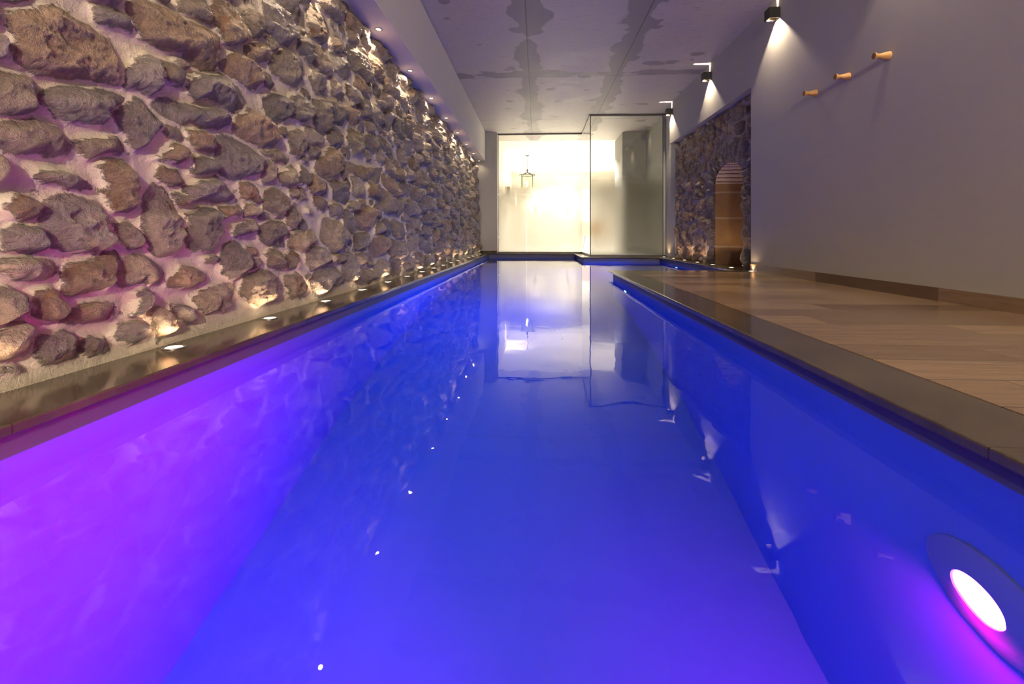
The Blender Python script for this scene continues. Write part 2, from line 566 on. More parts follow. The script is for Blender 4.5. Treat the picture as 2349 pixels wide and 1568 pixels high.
def fill_stones(y0, y1, z0, z1, fixed, avoid=(), gap=0.012, course=1.0, sizes=((0.19, 0.085), (0.15, 0.075), (0.12, 0.065), (0.09, 0.05), (0.06, 0.035), (0.035, 0.022)), tries=(500, 900, 1500, 2600, 3200, 3600)):
    h = 0.012
    gy = np.arange(y0, y1 + h, h); gz = np.arange(z0, z1 + h, h)
    YY, ZZ = np.meshgrid(gy, gz, indexing='ij')
    D = np.full(YY.shape, -0.3)
    def put(P):
        ys = [p[0] for p in P]; zs = [p[1] for p in P]
        i0, i1 = np.searchsorted(gy, min(ys) - 0.12), np.searchsorted(gy, max(ys) + 0.12)
        j0, j1 = np.searchsorted(gz, min(zs) - 0.12), np.searchsorted(gz, max(zs) + 0.12)
        if i1 > i0 and j1 > j0:
            s = poly_sdf(P, YY[i0:i1, j0:j1], ZZ[i0:i1, j0:j1])
            D[i0:i1, j0:j1] = np.maximum(D[i0:i1, j0:j1], s)
    for P in list(fixed) + list(avoid):
        put(P)
    out = []
    area = (y1 - y0) * (z1 - z0) / 25.0
    for (a, b), nt in zip(sizes, tries):
        for _ in range(int(nt * area)):
            cy, cz = RNG.uniform(y0, y1), RNG.uniform(z0, z1)
            i, j = int((cy - y0) / h), int((cz - z0) / h)
            if i >= D.shape[0] or j >= D.shape[1] or D[i, j] > -b * 0.8 - gap:
                continue
            P = random_stone(cy, cz, a * RNG.uniform(0.8, 1.25), b * RNG.uniform(0.8, 1.25))
            ok = True
            for k, (py, pz) in enumerate(P):
                qy, qz = P[(k + 1) % len(P)]
                for m in (0.0, 0.5):
                    ii, jj = int((py + m * (qy - py) - y0) / h), int((pz + m * (qz - pz) - z0) / h)
                    if 0 <= ii < D.shape[0] and 0 <= jj < D.shape[1] and D[ii, jj] > -gap:
                        ok = False; break
                if not ok:
                    break
            if ok:
                out.append(P); put(P)
    return out

def masonry(name, gy, gz, stones, xbase, sign, heights, extra=None, hole=None, skirt=None, grow=(0.004, 0.016), joint=0.004, n_traced=10 ** 6, mat=None, tone=(1, 1, 1)):
    """a height field of stones standing out of mortar, one mesh"""
    YY, ZZ = np.meshgrid(gy, gz, indexing='ij')
    bg = 0.010 * fbm(YY * 3.1, ZZ * 3.1, 3) + 0.004 * fbm(YY * 16, ZZ * 16, 3)
    wy = 0.012 * fbm(YY * 8, ZZ * 8, 4, 0.6); wz = 0.012 * fbm(YY * 8 + 50, ZZ * 8 + 31, 4, 0.6)
    best = np.full(YY.shape, -9.0); second = np.full(YY.shape, -9.0); own = np.zeros(YY.shape, int)
    N = len(stones)
    prm = np.zeros((N, 14)); tint = np.zeros((N, 3))
    pal = np.array([(0.30, 0.245, 0.205), (0.27, 0.23, 0.21), (0.34, 0.27, 0.21), (0.25, 0.21, 0.195), (0.36, 0.29, 0.22), (0.32, 0.225, 0.155)])
    pad = 0.05
    for k, (P, hh) in enumerate(zip(stones, heights)):
        ys = [p[0] for p in P]; zs = [p[1] for p in P]
        cy, cz = float(np.mean(ys)), float(np.mean(zs))
        size = min(max(ys) - min(ys), max(zs) - min(zs))
        g = (RNG.uniform(*grow) if k < n_traced else RNG.uniform(grow[0] + 0.008, grow[1] + 0.016)) * min(1.0, size / 0.10)
        ang = RNG.uniform(0, 2 * math.pi)
        prm[k] = (hh, cy, cz, size, RNG.normal(0, 0.13), RNG.normal(-0.03, 0.20), ang, RNG.uniform(0.10, 0.36) * size, RNG.uniform(0.2, 0.8),
                  ang + RNG.uniform(1.6, 4.2), RNG.uniform(0.10, 0.36) * size, RNG.uniform(0.2, 0.8), g, RNG.uniform(0, 40))
        tint[k] = extra[id(P)] if isinstance(extra, dict) and id(P) in extra else pal[RNG.integers(0, 6)] * RNG.uniform(1.2, 2.1) * np.array(tone)
        i0, i1 = np.searchsorted(gy, min(ys) - pad), np.searchsorted(gy, max(ys) + pad)
        j0, j1 = np.searchsorted(gz, min(zs) - pad), np.searchsorted(gz, max(zs) + pad)
        if i1 - i0 < 2 or j1 - j0 < 2:
            continue
        sl = (slice(i0, i1), slice(j0, j1))
        s = poly_sdf(P, YY[sl] + wy[sl], ZZ[sl] + wz[sl]) + g
        b0, s0 = best[sl], second[sl]
        up = s > b0
        second[sl] = np.where(up, b0, np.maximum(s0, s))
        own[sl] = np.where(up, k, own[sl])
        best[sl] = np.where(up, s, b0)
    p = prm[own]
    hh, cy, cz, size, ty, tz, a1, o1, k1, a2, o2, k2, g, ph = [p[..., i] for i in range(14)]
    s = np.minimum(best, (best - second) * 0.5 - joint)
    w = np.minimum(0.050, 0.34 * size + 0.004)
    t = np.clip(s / w, 0, 1)
    prof = 1 - (1 - t) ** 2.4
    dy, dz = YY - cy, ZZ - cz
    face = hh + ty * dy + tz * dz
    for a, o_, kk in ((a1, o1, k1), (a2, o2, k2)):
        face = face - np.clip(np.cos(a) * dy + np.sin(a) * dz - o_, 0, None) * kk
    rg = fbm(YY * 5.3 + ph, ZZ * 9.7 + ph * 0.7, 5, 0.58, True); rf = fbm(YY * 24 + ph, ZZ * 28, 4, 0.62)
    sc = np.clip(size / 0.14, 0.25, 1.0)
    hgt = prof * np.maximum(face + sc * (0.027 * rg + 0.014 * rf), 0.006)
    H = np.where(s > 0, bg * (1 - np.clip(t * 2.5, 0, 1)) + hgt, bg)
    # the mortar is drawn up against the stones in a soft fillet
    H = H + np.where(s <= 0, 0.010 * np.clip(1 + s / 0.03, 0, 1) ** 2, 0.010 * (1 - np.clip(t * 2.5, 0, 1)))
    mask = np.clip((s + 0.004) / 0.026, 0, 1)
    T = tint[own]
    if skirt is not None:
        H, mask = skirt(YY, ZZ, H, mask)
    X = xbase(ZZ) + sign * H
    ny, nz = YY.shape
    co = np.stack([X, YY, ZZ], -1).reshape(-1, 3)
    idx = np.arange(ny * nz).reshape(ny, nz)
    a, b, c, d = idx[:-1, :-1], idx[1:, :-1], idx[1:, 1:], idx[:-1, 1:]
    q = np.stack([a, b, c, d] if sign > 0 else [a, d, c, b], -1)
    if hole is not None:
        cyv = (gy[:-1] + gy[1:]) / 2; czv = (gz[:-1] + gz[1:]) / 2
        keep = ~hole(*np.meshgrid(cyv, czv, indexing='ij'))
        q = q[keep]
    q = q.reshape(-1, 4)
    me = bpy.data.meshes.new(name)
    me.vertices.add(len(co)); me.vertices.foreach_set('co', co.astype(np.float32).ravel())
    me.loops.add(len(q) * 4); me.loops.foreach_set('vertex_index', q.astype(np.int32).ravel())
    me.polygons.add(len(q))
    me.polygons.foreach_set('loop_start', (np.arange(len(q)) * 4).astype(np.int32))
    me.polygons.foreach_set('use_smooth', np.ones(len(q), bool))
    me.update(calc_edges=True)
    at = me.attributes.new('stone', 'FLOAT', 'POINT'); at.data.foreach_set('value', mask.astype(np.float32).ravel())
    ac = me.attributes.new('tint', 'FLOAT_COLOR', 'POINT')
    ac.data.foreach_set('color', np.concatenate([T, np.ones(T.shape[:2] + (1,))], -1).astype(np.float32).ravel())
    me.materials.append(mat or M_STONE)
    return structure(link(bpy.data.objects.new(name, me)))

# ------------------------------------------------------------------ left stone wall
def pix_ray(px, py):
    l = (px - W_PX / 2) / F_PX; d = -(py - HORIZON) / F_PX
    s, c = math.sin(YAW), math.cos(YAW)
    return l * c - s, l * s + c, d

def on_left(px, py):
    dx, dy, dz = pix_ray(px, py)
    t = (-1.300 - 0.047 * CAM_Z) / (dx + 0.047 * dz)
    return (t * dy, CAM_Z + t * dz)

# outlines of the stones that show large, as read off the wall (offset x, offset y, scale, points)
TR = []
def T_(ox, oy, sc, *polys):
    for s in polys:
        v = [float(k) for k in s.replace(',', ' ').split()]
        TR.append([on_left(ox + v[i] / sc, oy + v[i + 1] / sc) for i in range(0, len(v), 2)])
T_(0, 0, 3.92,
   '100 75 330 40 490 0 560 40 700 130 860 240 1050 370 1090 480 1095 620 1110 745 880 735 640 680 480 670 310 640 180 510 185 400 140 250',
   '-60 -40 340 -40 330 20 200 75 80 55 40 200 0 270 -60 250',
   '-60 650 60 655 200 690 310 700 350 800 340 960 280 995 150 1000 -60 985',
   '-60 290 40 290 40 420 60 520 -60 540',
   '430 850 520 830 610 785 760 790 850 830 960 800 1100 830 1180 870 1170 930 1080 1000 1000 1050 960 1130 860 1110 700 1090 590 1040 470 950',
   '-60 1120 60 1110 220 1080 400 1080 590 1140 640 1230 690 1300 690 1380 500 1390 420 1360 240 1380 60 1350 -60 1340',
   '760 1270 890 1260 1080 1230 1160 1240 1170 1340 1140 1380 1000 1375 860 1410 790 1370',
   '1090 1000 1180 930 1260 850 1340 900 1400 950 1500 1100 1510 1160 1400 1250 1340 1330 1290 1360 1190 1270 1130 1130',
   '1180 620 1250 600 1290 560 1370 520 1430 540 1450 620 1440 700 1470 800 1400 840 1260 770 1180 760',
   '880 60 930 20 1010 30 1090 90 1200 160 1270 220 1280 290 1230 300 1100 260 1000 230 930 190')
T_(300, 0, 3.92,
   '290 540 380 560 470 610 500 690 495 770 420 740 330 690 270 620',
   '50 60 150 0 210 30 300 60 400 110 470 170 510 210 620 210 720 260 800 330 825 480 790 620 700 600 580 550 450 470 330 420 200 350 110 300 60 180',
   '480 90 540 0 700 0 740 90 760 180 730 210 640 170 560 130',
   '770 20 850 0 930 40 1000 130 1040 210 1075 320 1050 370 950 400 860 370 800 290 770 170',
   '1030 90 1090 70 1170 120 1200 210 1230 290 1190 360 1120 330 1060 250 1030 170',
   '1230 100 1240 10 1310 0 1400 70 1440 170 1475 280 1450 420 1370 390 1280 300 1220 220',
   '1080 430 1190 370 1240 430 1270 540 1180 550 1080 500',
   '1250 340 1300 320 1340 400 1330 460 1280 450',
   '850 590 960 480 1060 520 1130 590 1190 730 1170 800 1090 790 1010 730 900 670',
   '1280 580 1330 490 1420 440 1470 470 1568 540 1580 700 1530 780 1430 740 1310 660',
   '1190 660 1240 640 1300 680 1300 790 1250 770 1190 720',
   '590 720 650 670 740 700 860 680 960 730 1040 820 1070 900 1050 970 960 1010 870 960 780 900 690 840 610 880 560 840',
   '300 850 400 880 520 940 640 960 780 970 880 1030 930 1120 860 1150 720 1160 580 1100 430 1100 330 1040 230 960',
   '970 1160 1000 1030 1090 980 1200 1030 1280 1130 1320 1220 1310 1330 1200 1310 1060 1240',
   '1240 900 1330 850 1430 900 1440 1000 1390 1110 1340 1100 1270 1020',
   '1460 900 1530 860 1600 900 1620 1040 1560 1090 1480 1040',
   '540 1180 640 1180 740 1220 790 1300 790 1360 700 1350 620 1330 560 1270',
   '820 1260 880 1220 980 1250 1110 1330 1180 1400 1190 1500 1160 1560 1060 1585 930 1607 860 1572 800 1400',
   '590 1432 680 1412 770 1442 810 1512 790 1562 690 1587 600 1552',
   '380 1340 430 1270 520 1320 510 1440 420 1490 290 1430',
   '1450 1200 1530 1160 1568 1200 1600 1350 1530 1420 1470 1370',
   '1220 1360 1330 1340 1460 1420 1440 1470 1330 1460 1250 1400')
T_(0, 300, 3.92,
   '360 400 400 350 560 355 740 380 850 440 910 520 790 535 640 530 500 470 440 460',
   '930 330 990 250 1080 220 1160 250 1210 330 1250 430 1250 600 1270 690 1180 740 1060 730 1000 640 1010 520 960 420',
   '490 640 600 590 740 605 880 640 970 700 985 830 1020 920 1050 1020 980 1085 850 1050 640 1070 540 1020 490 900 470 790',
   '100 610 200 570 320 600 410 650 390 740 350 810 250 800 140 740 70 700',
   '110 900 220 850 370 860 430 960 470 1050 400 1080 250 1080 110 1070 90 980',
   '0 1200 140 1160 300 1145 500 1170 610 1220 600 1270 480 1340 300 1365 180 1350 60 1290 -40 1250',
   '1020 910 1060 850 1180 820 1250 890 1280 960 1270 1050 1190 1080 1110 1010',
   '650 1250 740 1200 920 1150 1000 1090 1100 1080 1120 1150 1080 1260 1020 1390 900 1420 700 1480 650 1460 660 1350',
   '1130 1240 1200 1120 1300 1120 1400 1180 1500 1230 1530 1290 1490 1360 1390 1370 1300 1360 1160 1400 1100 1340',
   '-60 190 60 190 65 450 20 510 -60 520')
T_(0, 560, 3.92,
   '-60 410 150 400 220 450 240 560 210 660 100 710 -60 770',
   '-60 810 60 770 200 680 290 720 330 850 310 920 230 1000 100 1040 -60 1060',
   '360 530 420 430 530 400 570 450 600 560 590 620 500 670 400 640 350 590',
   '640 650 760 580 950 510 1090 520 1110 590 1060 650 900 680 720 700 620 710',
   '380 870 480 820 640 810 700 860 730 960 690 1050 580 1110 450 1110 380 1040 390 960',
   '740 920 850 850 1000 850 1070 930 1040 1000 880 1020 770 980',
   '1030 830 1120 730 1230 700 1370 690 1370 820 1330 870 1200 920 1090 890',
   '1400 600 1480 560 1530 610 1568 720 1560 800 1480 860 1395 840',
   '1250 450 1370 400 1400 470 1340 590 1260 650 1210 640 1290 500',
   '-60 1090 200 1080 260 1130 150 1180 -60 1190')
T_(300, 350, 3.92,
   '190 400 260 300 340 320 420 450 460 580 490 740 440 880 370 900 260 910 200 820 170 620 160 530',
   '500 540 640 490 780 490 830 560 830 760 770 870 690 900 560 870 540 800 520 680',
   '540 340 640 280 790 200 860 290 960 390 900 430 720 420 590 410',
   '440 380 530 370 560 430 490 480',
   '440 1080 500 1010 620 1030 720 1090 730 1150 640 1200 500 1230 390 1210 390 1150',
   '850 950 900 830 980 790 1050 860 1080 970 1050 1080 960 1140 870 1080',
   '1200 690 1290 610 1390 620 1420 720 1420 840 1320 840 1220 810',
   '1220 350 1330 330 1410 400 1410 500 1340 570 1240 490',
   '1060 460 1120 440 1180 540 1100 590 1060 560',
   '1220 90 1290 50 1330 150 1300 260 1230 270 1200 180',
   '1360 220 1480 120 1510 220 1480 300 1380 270',
   '1430 520 1530 470 1530 620 1480 720 1420 620',
   '610 1300 720 1240 850 1180 950 1160 980 1220 950 1350 850 1440 680 1450 620 1370',
   '1040 1140 1120 1100 1200 1040 1280 1060 1370 1130 1380 1230 1290 1330 1160 1380 1060 1330 1020 1240',
   '1250 930 1330 860 1380 930 1370 1030 1280 1000',
   '1410 930 1490 870 1550 950 1530 1040 1420 1050',
   '430 1380 520 1370 560 1450 600 1500 500 1530 440 1460',
   '820 480 920 490 950 560 850 600', '940 700 1050 630 1050 740 960 760',
   '1420 1120 1520 1080 1600 1180 1560 1310 1460 1290')
T_(600, 0, 2.614,
   '310 20 400 100 430 200 380 270 320 220 290 130', '240 220 300 230 320 330 300 370 240 290',
   '430 310 510 350 550 440 520 480 450 430', '330 600 410 610 420 720 390 810 330 760',
   '590 590 670 580 660 720 600 700', '540 760 610 800 620 900 560 930 530 850',
   '520 960 640 1010 740 1010 720 1100 600 1070 530 1020', '440 1090 520 1100 530 1220 450 1200',
   '250 990 300 1040 300 1120 250 1110', '320 420 390 450 395 570 340 560 300 470',
   '410 420 500 520 510 610 440 570')

gy = [-5.2]
while gy[-1] < 10.52:
    y = gy[-1]
    gy.append(y + (0.04 if y < 0.5 else 0.0035 * max(y, 1.0)))
gy = np.array(gy)
gz = np.linspace(-0.02, 2.16, 430)
# keep random stones out of the traced stretch except in its gaps
far = fill_stones(-5.2, 10.5, 0.05, 2.13, TR, gap=0.004)
stones = TR + far
hts = [RNG.uniform(0.035, 0.065) for _ in TR]
for P in far:
    ys = [p[0] for p in P]; w = max(ys) - min(ys)
    hts.append(RNG.uniform(0.028, 0.075) * (0.55 if w < 0.12 else 1.0))
def skirt_left(YY, ZZ, H, mask):
    e = 0.07 + 0.05 * perlin(YY * 1.7, YY * 0 + 2.5) + 0.02 * perlin(YY * 9, ZZ * 9)
    k = np.clip((e - ZZ) / 0.05, 0, 1)
    return H * (1 - k) + k * 0.022, mask * (1 - k)
masonry('wall_left', gy, gz, stones, lambda z: -1.338 - 0.047 * z, +1, hts, None, None, skirt_left, n_traced=len(TR))

# ------------------------------------------------------------------ recessed stone wall with the arched niche
NY0, NY1, NSZ, NR, NB = 5.72, 6.59, 1.13, 0.435, 0.225      # jambs, springing height, half width, rise
NCY = (NY0 + NY1) / 2
def in_niche(Y, Z):
    return (((Y > NY0) & (Y < NY1) & (Z < NSZ)) | ((np.hypot(Y - NCY, (Z - NSZ) * NR / NB) < NR) & (Z >= NSZ)))
vous, vt = [], {}
nv = 15
for k in range(nv):
    a0, a1 = math.pi * (k + 0.10) / nv, math.pi * (k + 0.90) / nv
    ro = NR + RNG.uniform(0.27, 0.36)
    P = [(NCY + (NR + q) * math.cos(a), NSZ + (NB + q) * math.sin(a)) for q, a in ((0.004, a0), (ro - NR, a0), (ro - NR, a1), (0.004, a1))]
    vous.append(P); vt[id(P)] = tuple(np.array((0.40, 0.34, 0.29)) * RNG.uniform(0.85, 1.15))
jamb = []
for z0, z1 in ((0.02, 0.232), (0.254, 0.636), (0.658, 1.0), (1.02, 1.12)):
    for y0, y1 in ((NY1 + 0.006, NY1 + RNG.uniform(0.2, 0.36)), (NY0 - RNG.uniform(0.2, 0.33), NY0 - 0.006)):
        P = [(y0, z0), (y1, z0), (y1, z1), (y0, z1)]
        jamb.append(P); vt[id(P)] = tuple(np.array((0.30, 0.225, 0.165)) * RNG.uniform(0.85, 1.1))
hole_poly = [(NY0, -0.05), (NY1, -0.05)] + [(NCY + NR * math.cos(a), NSZ + NB * math.sin(a)) for a in np.linspace(0, math.pi, 16)]
fixed = vous + jamb
rest = fill_stones(5.20, 8.46, 0.02, 2.12, fixed, [hole_poly], gap=0.010)
gy2 = np.linspace(5.20, 8.42, 420); gz2 = np.linspace(-0.02, 2.12, 330)
def skirt_recess(YY, ZZ, H, mask):
    k = np.clip((8.40 - YY) / 0.06, 0.0, 1.0)
    return H * k + 0.012 * (1 - k), mask
masonry('wall_recess', gy2, gz2, fixed + rest, lambda z: XS + 0.028 + 0 * z, -1,
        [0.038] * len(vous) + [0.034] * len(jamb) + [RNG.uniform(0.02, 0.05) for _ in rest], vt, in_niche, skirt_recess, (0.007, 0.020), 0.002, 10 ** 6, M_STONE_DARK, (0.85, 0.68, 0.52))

# niche: jambs, vault and back, thick masonry seen in the opening
bm = bmesh.new()
XD = XS + 0.75
def ring_pts(off):
    pts = [(NY0 - off, -0.02), (NY0 - off, NSZ)]
    pts += [(NCY + (NR + off) * math.cos(a), NSZ + (NB + off) * math.sin(a)) for a in np.linspace(math.pi, 0, 25)[1:-1]]
    pts += [(NY1 + off, NSZ), (NY1 + off, -0.02)]
    return pts
pin, pout = ring_pts(0.0), ring_pts(0.09)
VA = [[bm.verts.new((x, y, z)) for y, z in pp] for x, pp in ((XS + 0.02, pin), (XD, pin), (XD, pout), (XS + 0.02, pout))]
for A, B in ((0, 1), (1, 2), (2, 3), (3, 0)):
    for i in range(len(pin) - 1):
        f = bm.faces.new((VA[A][i], VA[A][i + 1], VA[B][i + 1], VA[B][i]))
        f.material_index = 1 if 0 < i < len(pin) - 2 and A == 0 else 0
bmesh.ops.recalc_face_normals(bm, faces=bm.faces)
structure(mesh_obj('wall_niche', bm, [M_SAND, M_VAULT]))
structure(mesh_obj('wall_niche_back', box_bm(XD, XD + 0.1, NY0 - 0.1, NY1 + 0.1, -0.02, NSZ + NB + 0.12), M_SAND))

# ------------------------------------------------------------------ shell
structure(mesh_obj('ceiling', box_bm(-1.7, 3.4, YB - 0.2, 11.40, CEIL, CEIL + 0.15), M_CEIL))
structure(mesh_obj('ceiling_back_room', box_bm(-1.7, 3.4, 11.40, 17.4, CEIL, CEIL + 0.15), M_ROOM))
structure(mesh_obj('beam_left', box_bm(-1.62, BEAM_X, YB, 10.45, BEAM_Z, CEIL, bevel=0.004), M_PLASTER_BEAM))
structure(mesh_obj('wall_far_left', box_bm(-1.62, -0.925, 10.45, 10.72, -0.02, CEIL), M_PLASTER))
structure(mesh_obj('baseboard_far_left', box_bm(-1.36, -0.925, 10.438, 10.45, 0.0, 0.062), M_COPE))
bm = bmesh.new()
add_box(bm, XR, 2.75, YB, YJ0, -0.02, CEIL)
add_box(bm, XR, 2.75, YJ0, YJ1, LINTEL_Z, CEIL)
bmesh.ops.remove_doubles(bm, verts=bm.verts, dist=1e-5)
bmesh.ops.recalc_face_normals(bm, faces=bm.faces)
structure(mesh_obj('wall_right', bm, M_PLASTER))
structure(mesh_obj('wall_far_right', box_bm(XS, 2.75, YJ1, 11.6, -0.02, CEIL), M_PLASTER))
structure(mesh_obj('wall_front', box_bm(-1.7, 2.75, YB - 0.15, YB, -1.7, CEIL), M_PLASTER))
# plaster strip behind the rubble so that no gap opens at its ends
structure(mesh_obj('wall_recess_backing', box_bm(3.26, 3.4, 5.0, 8.6, -0.02, 2.2), M_PLASTER))

# baseboard tiles along the right wall
bm = bmesh.new()
y = YJ0 - 0.004
while y > YB:
    y2 = max(YB, y - 1.2)
    add_box(bm, XR - 0.010, XR, y2 + 0.0015, y, 0.0, 0.080)
    y = y2
bmesh.ops.recalc_face_normals(bm, faces=bm.faces)
structure(mesh_obj('baseboard_right', bm, M_SKIRT))

# deck and copings
structure(mesh_obj('floor', box_bm(1.052, XR, YB, 5.09, -0.12, 0.0), M_PLANK))
LIP = 0.025
def coping(name, x0, x1, y0, y1, bev=0.005):
    structure(mesh_obj(name, box_bm(x0, x1, y0, y1, -LIP, 0.0, bevel=bev), M_COPE))
coping('coping_left', -1.345, -1.08, YB, 10.27)
coping('coping_far', -1.62, 0.832, 10.27, 10.66)
coping('coping_right', 0.825, 1.05, YB, 5.31)
coping('coping_deck_end', 1.05, XS + 0.02, 5.092, 5.31)
coping('coping_recess', 2.26, XS + 0.02, 5.31, 8.56)
coping('coping_basin_far', 0.832, XS + 0.02, 8.56, 9.075)
coping('coping_return', 0.832, 1.065, 9.075, 10.66)
structure(mesh_obj('floor_niche', box_bm(XS + 0.02, XD, NY0 - 0.05, NY1 + 0.05, -0.06, -0.002), M_COPE))

# pool shell: inside faces of an L-shaped basin, backed by thickness
inner = [(PX0, PY0), (PX1, PY0), (PX1, BY0), (BX1, BY0), (BX1, BY1), (PX1, BY1), (PX1, PY1), (PX0, PY1)]
outer = [(PX0 - 0.2, PY0 - 0.1), (PX1 + 0.17, PY0 - 0.1), (PX1 + 0.17, BY0 - 0.17), (BX1 + 0.2, BY0 - 0.17), (BX1 + 0.2, BY1 + 0.2), (PX1 + 0.17, BY1 + 0.2), (PX1 + 0.17, PY1 + 0.2), (PX0 - 0.2, PY1 + 0.2)]
bm = bmesh.new()
it = [bm.verts.new((x, y, -LIP)) for x, y in inner]; ib = [bm.verts.new((x, y, POOL_Z)) for x, y in inner]
ot = [bm.verts.new((x, y, -LIP)) for x, y in outer]; ob = [bm.verts.new((x, y, POOL_Z - 0.2)) for x, y in outer]
n = len(inner)
for i in range(n):
    j = (i + 1) % n
    bm.faces.new((it[i], it[j], ib[j], ib[i])); bm.faces.new((ot[i], ob[i], ob[j], ot[j])); bm.faces.new((it[i], ot[i], ot[j], it[j]))
bm.faces.new(ib); bm.faces.new(ob[::-1])
bmesh.ops.recalc_face_normals(bm, faces=bm.faces)
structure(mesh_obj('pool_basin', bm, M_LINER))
# the body of water; its sides sit inside the shell so only its surface shows
e = 0.05
wp = [(PX0 - e, PY0 - e), (PX1 + e, PY0 - e), (PX1 + e, BY0 - e), (BX1 + e, BY0 - e), (BX1 + e, BY1 + e), (PX1 + e, BY1 + e), (PX1 + e, PY1 + e), (PX0 - e, PY1 + e)]
structure(mesh_obj('water', prism_bm(wp, POOL_Z - 0.05, WATER_Z), M_WATER))

# ------------------------------------------------------------------ glass screens
def pane(parent, x0, x1, y0, y1, z0, z1, front, mat, name='glass_pane'):
    """front: 'y' = the face looking at -y carries the glass, 'x' = the face looking at -x"""
    bm = bmesh.new()
    vs, fs = add_box(bm, x0, x1, y0, y1, z0, z1)
    bmesh.ops.recalc_face_normals(bm, faces=bm.faces)
    for f in bm.faces:
        nrm = f.normal
        f.material_index = 0 if (nrm.y < -0.9 if front == 'y' else nrm.x < -0.9) else 1
    return mesh_obj(name, bm, [mat, M_PASS], parent)

GY, GX, GF = 10.62, 1.045, 9.05
GT, GB = CEIL - 0.030, 0.030
def window(name):
    o = bpy.data.objects.new(name, None); link(o); o["kind"] = "structure"; return o
w1 = window('window_1')
pane(w1, -0.905, -0.2405, GY, GY + 0.012, GB, GT, 'y', M_FOG)
mesh_obj('top_channel', box_bm(-0.925, -0.24, GY - 0.015, GY + 0.03, GT, CEIL), M_DARKMETAL, w1)
mesh_obj('bottom_channel', box_bm(-0.925, -0.24, GY - 0.015, GY + 0.03, 0.0, GB), M_DARKMETAL, w1)
mesh_obj('side_post', box_bm(-0.925, -0.905, GY - 0.012, GY + 0.03, GB, GT), M_STEEL, w1)
mesh_obj('edge_seal', box_bm(-0.905, -0.899, GY - 0.006, GY + 0.018, GB, GT), M_SEAL, w1)
for z in (0.35, 1.35):
    mesh_obj('hinge', box_bm(-0.918, -0.88, GY - 0.02, GY - 0.002, z, z + 0.035, bevel=0.003), M_STEEL, w1)
w2 = window('window_2')
pane(w2, -0.238, GX, GY, GY + 0.012, GB, GT, 'y', M_FOG)
mesh_obj('top_channel', box_bm(-0.24, GX + 0.02, GY - 0.015, GY + 0.03, GT, CEIL), M_DARKMETAL, w2)
mesh_obj('bottom_channel', box_bm(-0.24, GX + 0.02, GY - 0.015, GY + 0.03, 0.0, GB), M_DARKMETAL, w2)
w3 = window('window_3')
pane(w3, GX, GX + 0.012, GF + 0.014, GY - 0.016, GB, GT, 'x', M_CLEAR)
mesh_obj('top_channel', box_bm(GX - 0.015, GX + 0.03, GF, GY - 0.015, GT, CEIL), M_DARKMETAL, w3)
mesh_obj('bottom_channel', box_bm(GX - 0.015, GX + 0.03, GF, GY - 0.015, 0.0, GB), M_DARKMETAL, w3)
mesh_obj('corner_seal', box_bm(GX - 0.004, GX + 0.014, GF - 0.004, GF + 0.013, GB, GT), M_SEAL, w3)
w4 = window('window_4')
pane(w4, GX + 0.014, 2.462, GF, GF + 0.012, GB, GT, 'y', M_FOG)
mesh_obj('top_channel', box_bm(GX - 0.015, XS, GF - 0.018, GF + 0.03, GT, CEIL), M_DARKMETAL, w4)
mesh_obj('bottom_channel', box_bm(GX - 0.015, XS, GF - 0.018, GF + 0.03, 0.0, GB), M_DARKMETAL, w4)
mesh_obj('side_post', box_bm(2.462, XS, GF - 0.02, GF + 0.035, GB, GT), M_STEEL, w4)
mesh_obj('edge_seal', box_bm(2.452, 2.462, GF - 0.008, GF + 0.02, GB, GT), M_SEAL, w4)

# ------------------------------------------------------------------ lit room behind the glass
structure(mesh_obj('floor_back_room', box_bm(-1.7, 3.4, 10.66, 17.4, -0.12, 0.0), M_ROOM))
structure(mesh_obj('floor_back_room_entry', box_bm(1.065, XS, 9.075, 10.66, -0.12, 0.0), M_ROOM))
structure(mesh_obj('wall_back_room_left', box_bm(-1.62, -0.95, 10.72, 17.2, 0.0, CEIL), M_ROOM))
structure(mesh_obj('wall_back_room_far', box_bm(-1.7, 3.4, 17.2, 17.4, 0.0, CEIL), M_ROOM))
structure(mesh_obj('wall_back_room_right', box_bm(3.2, 3.4, 11.6, 17.2, 0.0, CEIL), M_ROOM))
structure(mesh_obj('pillar', box_bm(1.96, XS, 10.60, 11.60, 0.0, CEIL), M_PLASTER))
structure(mesh_obj('wall_back_room_corner', box_bm(XS, 3.4, 11.5, 11.6, 0.0, CEIL), M_ROOM))

# ------------------------------------------------------------------ lights
def lamp(kind, name, loc, energy, color, parent=None, rot=(0, 0, 0), size=0.02, spot=None, blend=0.3):
    d = bpy.data.lights.new(name, kind)
    d.energy = energy; d.color = color
    if kind in ('POINT', 'SPOT'):
        d.shadow_soft_size = size
    if kind == 'SPOT':
        d.spot_size = math.radians(spot); d.spot_blend = blend
    if kind == 'AREA':
        d.shape = 'DISK'; d.size = size
    o = bpy.data.objects.new(name, d)
    o.location = loc; o.rotation_euler = rot
    return link(o, parent)

WARM = (1.0, 0.66, 0.36)
WARM2 = (1.0, 0.78, 0.55)
P_WALL, P_SOFFIT, P_FLOOR = 72.0, 25.0, 3.4
P_VIOLET, P_BLUE, P_ROOM = 1150.0, 265.0, 800.0

ORD = ['first', 'second', 'third', 'fourth', 'fifth', 'sixth', 'seventh', 'eighth', 'ninth', 'tenth', 'eleventh', 'twelfth',
       'thirteenth', 'fourteenth', 'fifteenth', 'sixteenth', 'seventeenth', 'eighteenth']

M_LENS = emitter('warm_lens', (1.0, 0.86, 0.66), 9.0)
M_LENS_UP = emitter('floor_lens', (1.0, 0.84, 0.6), 7.0)

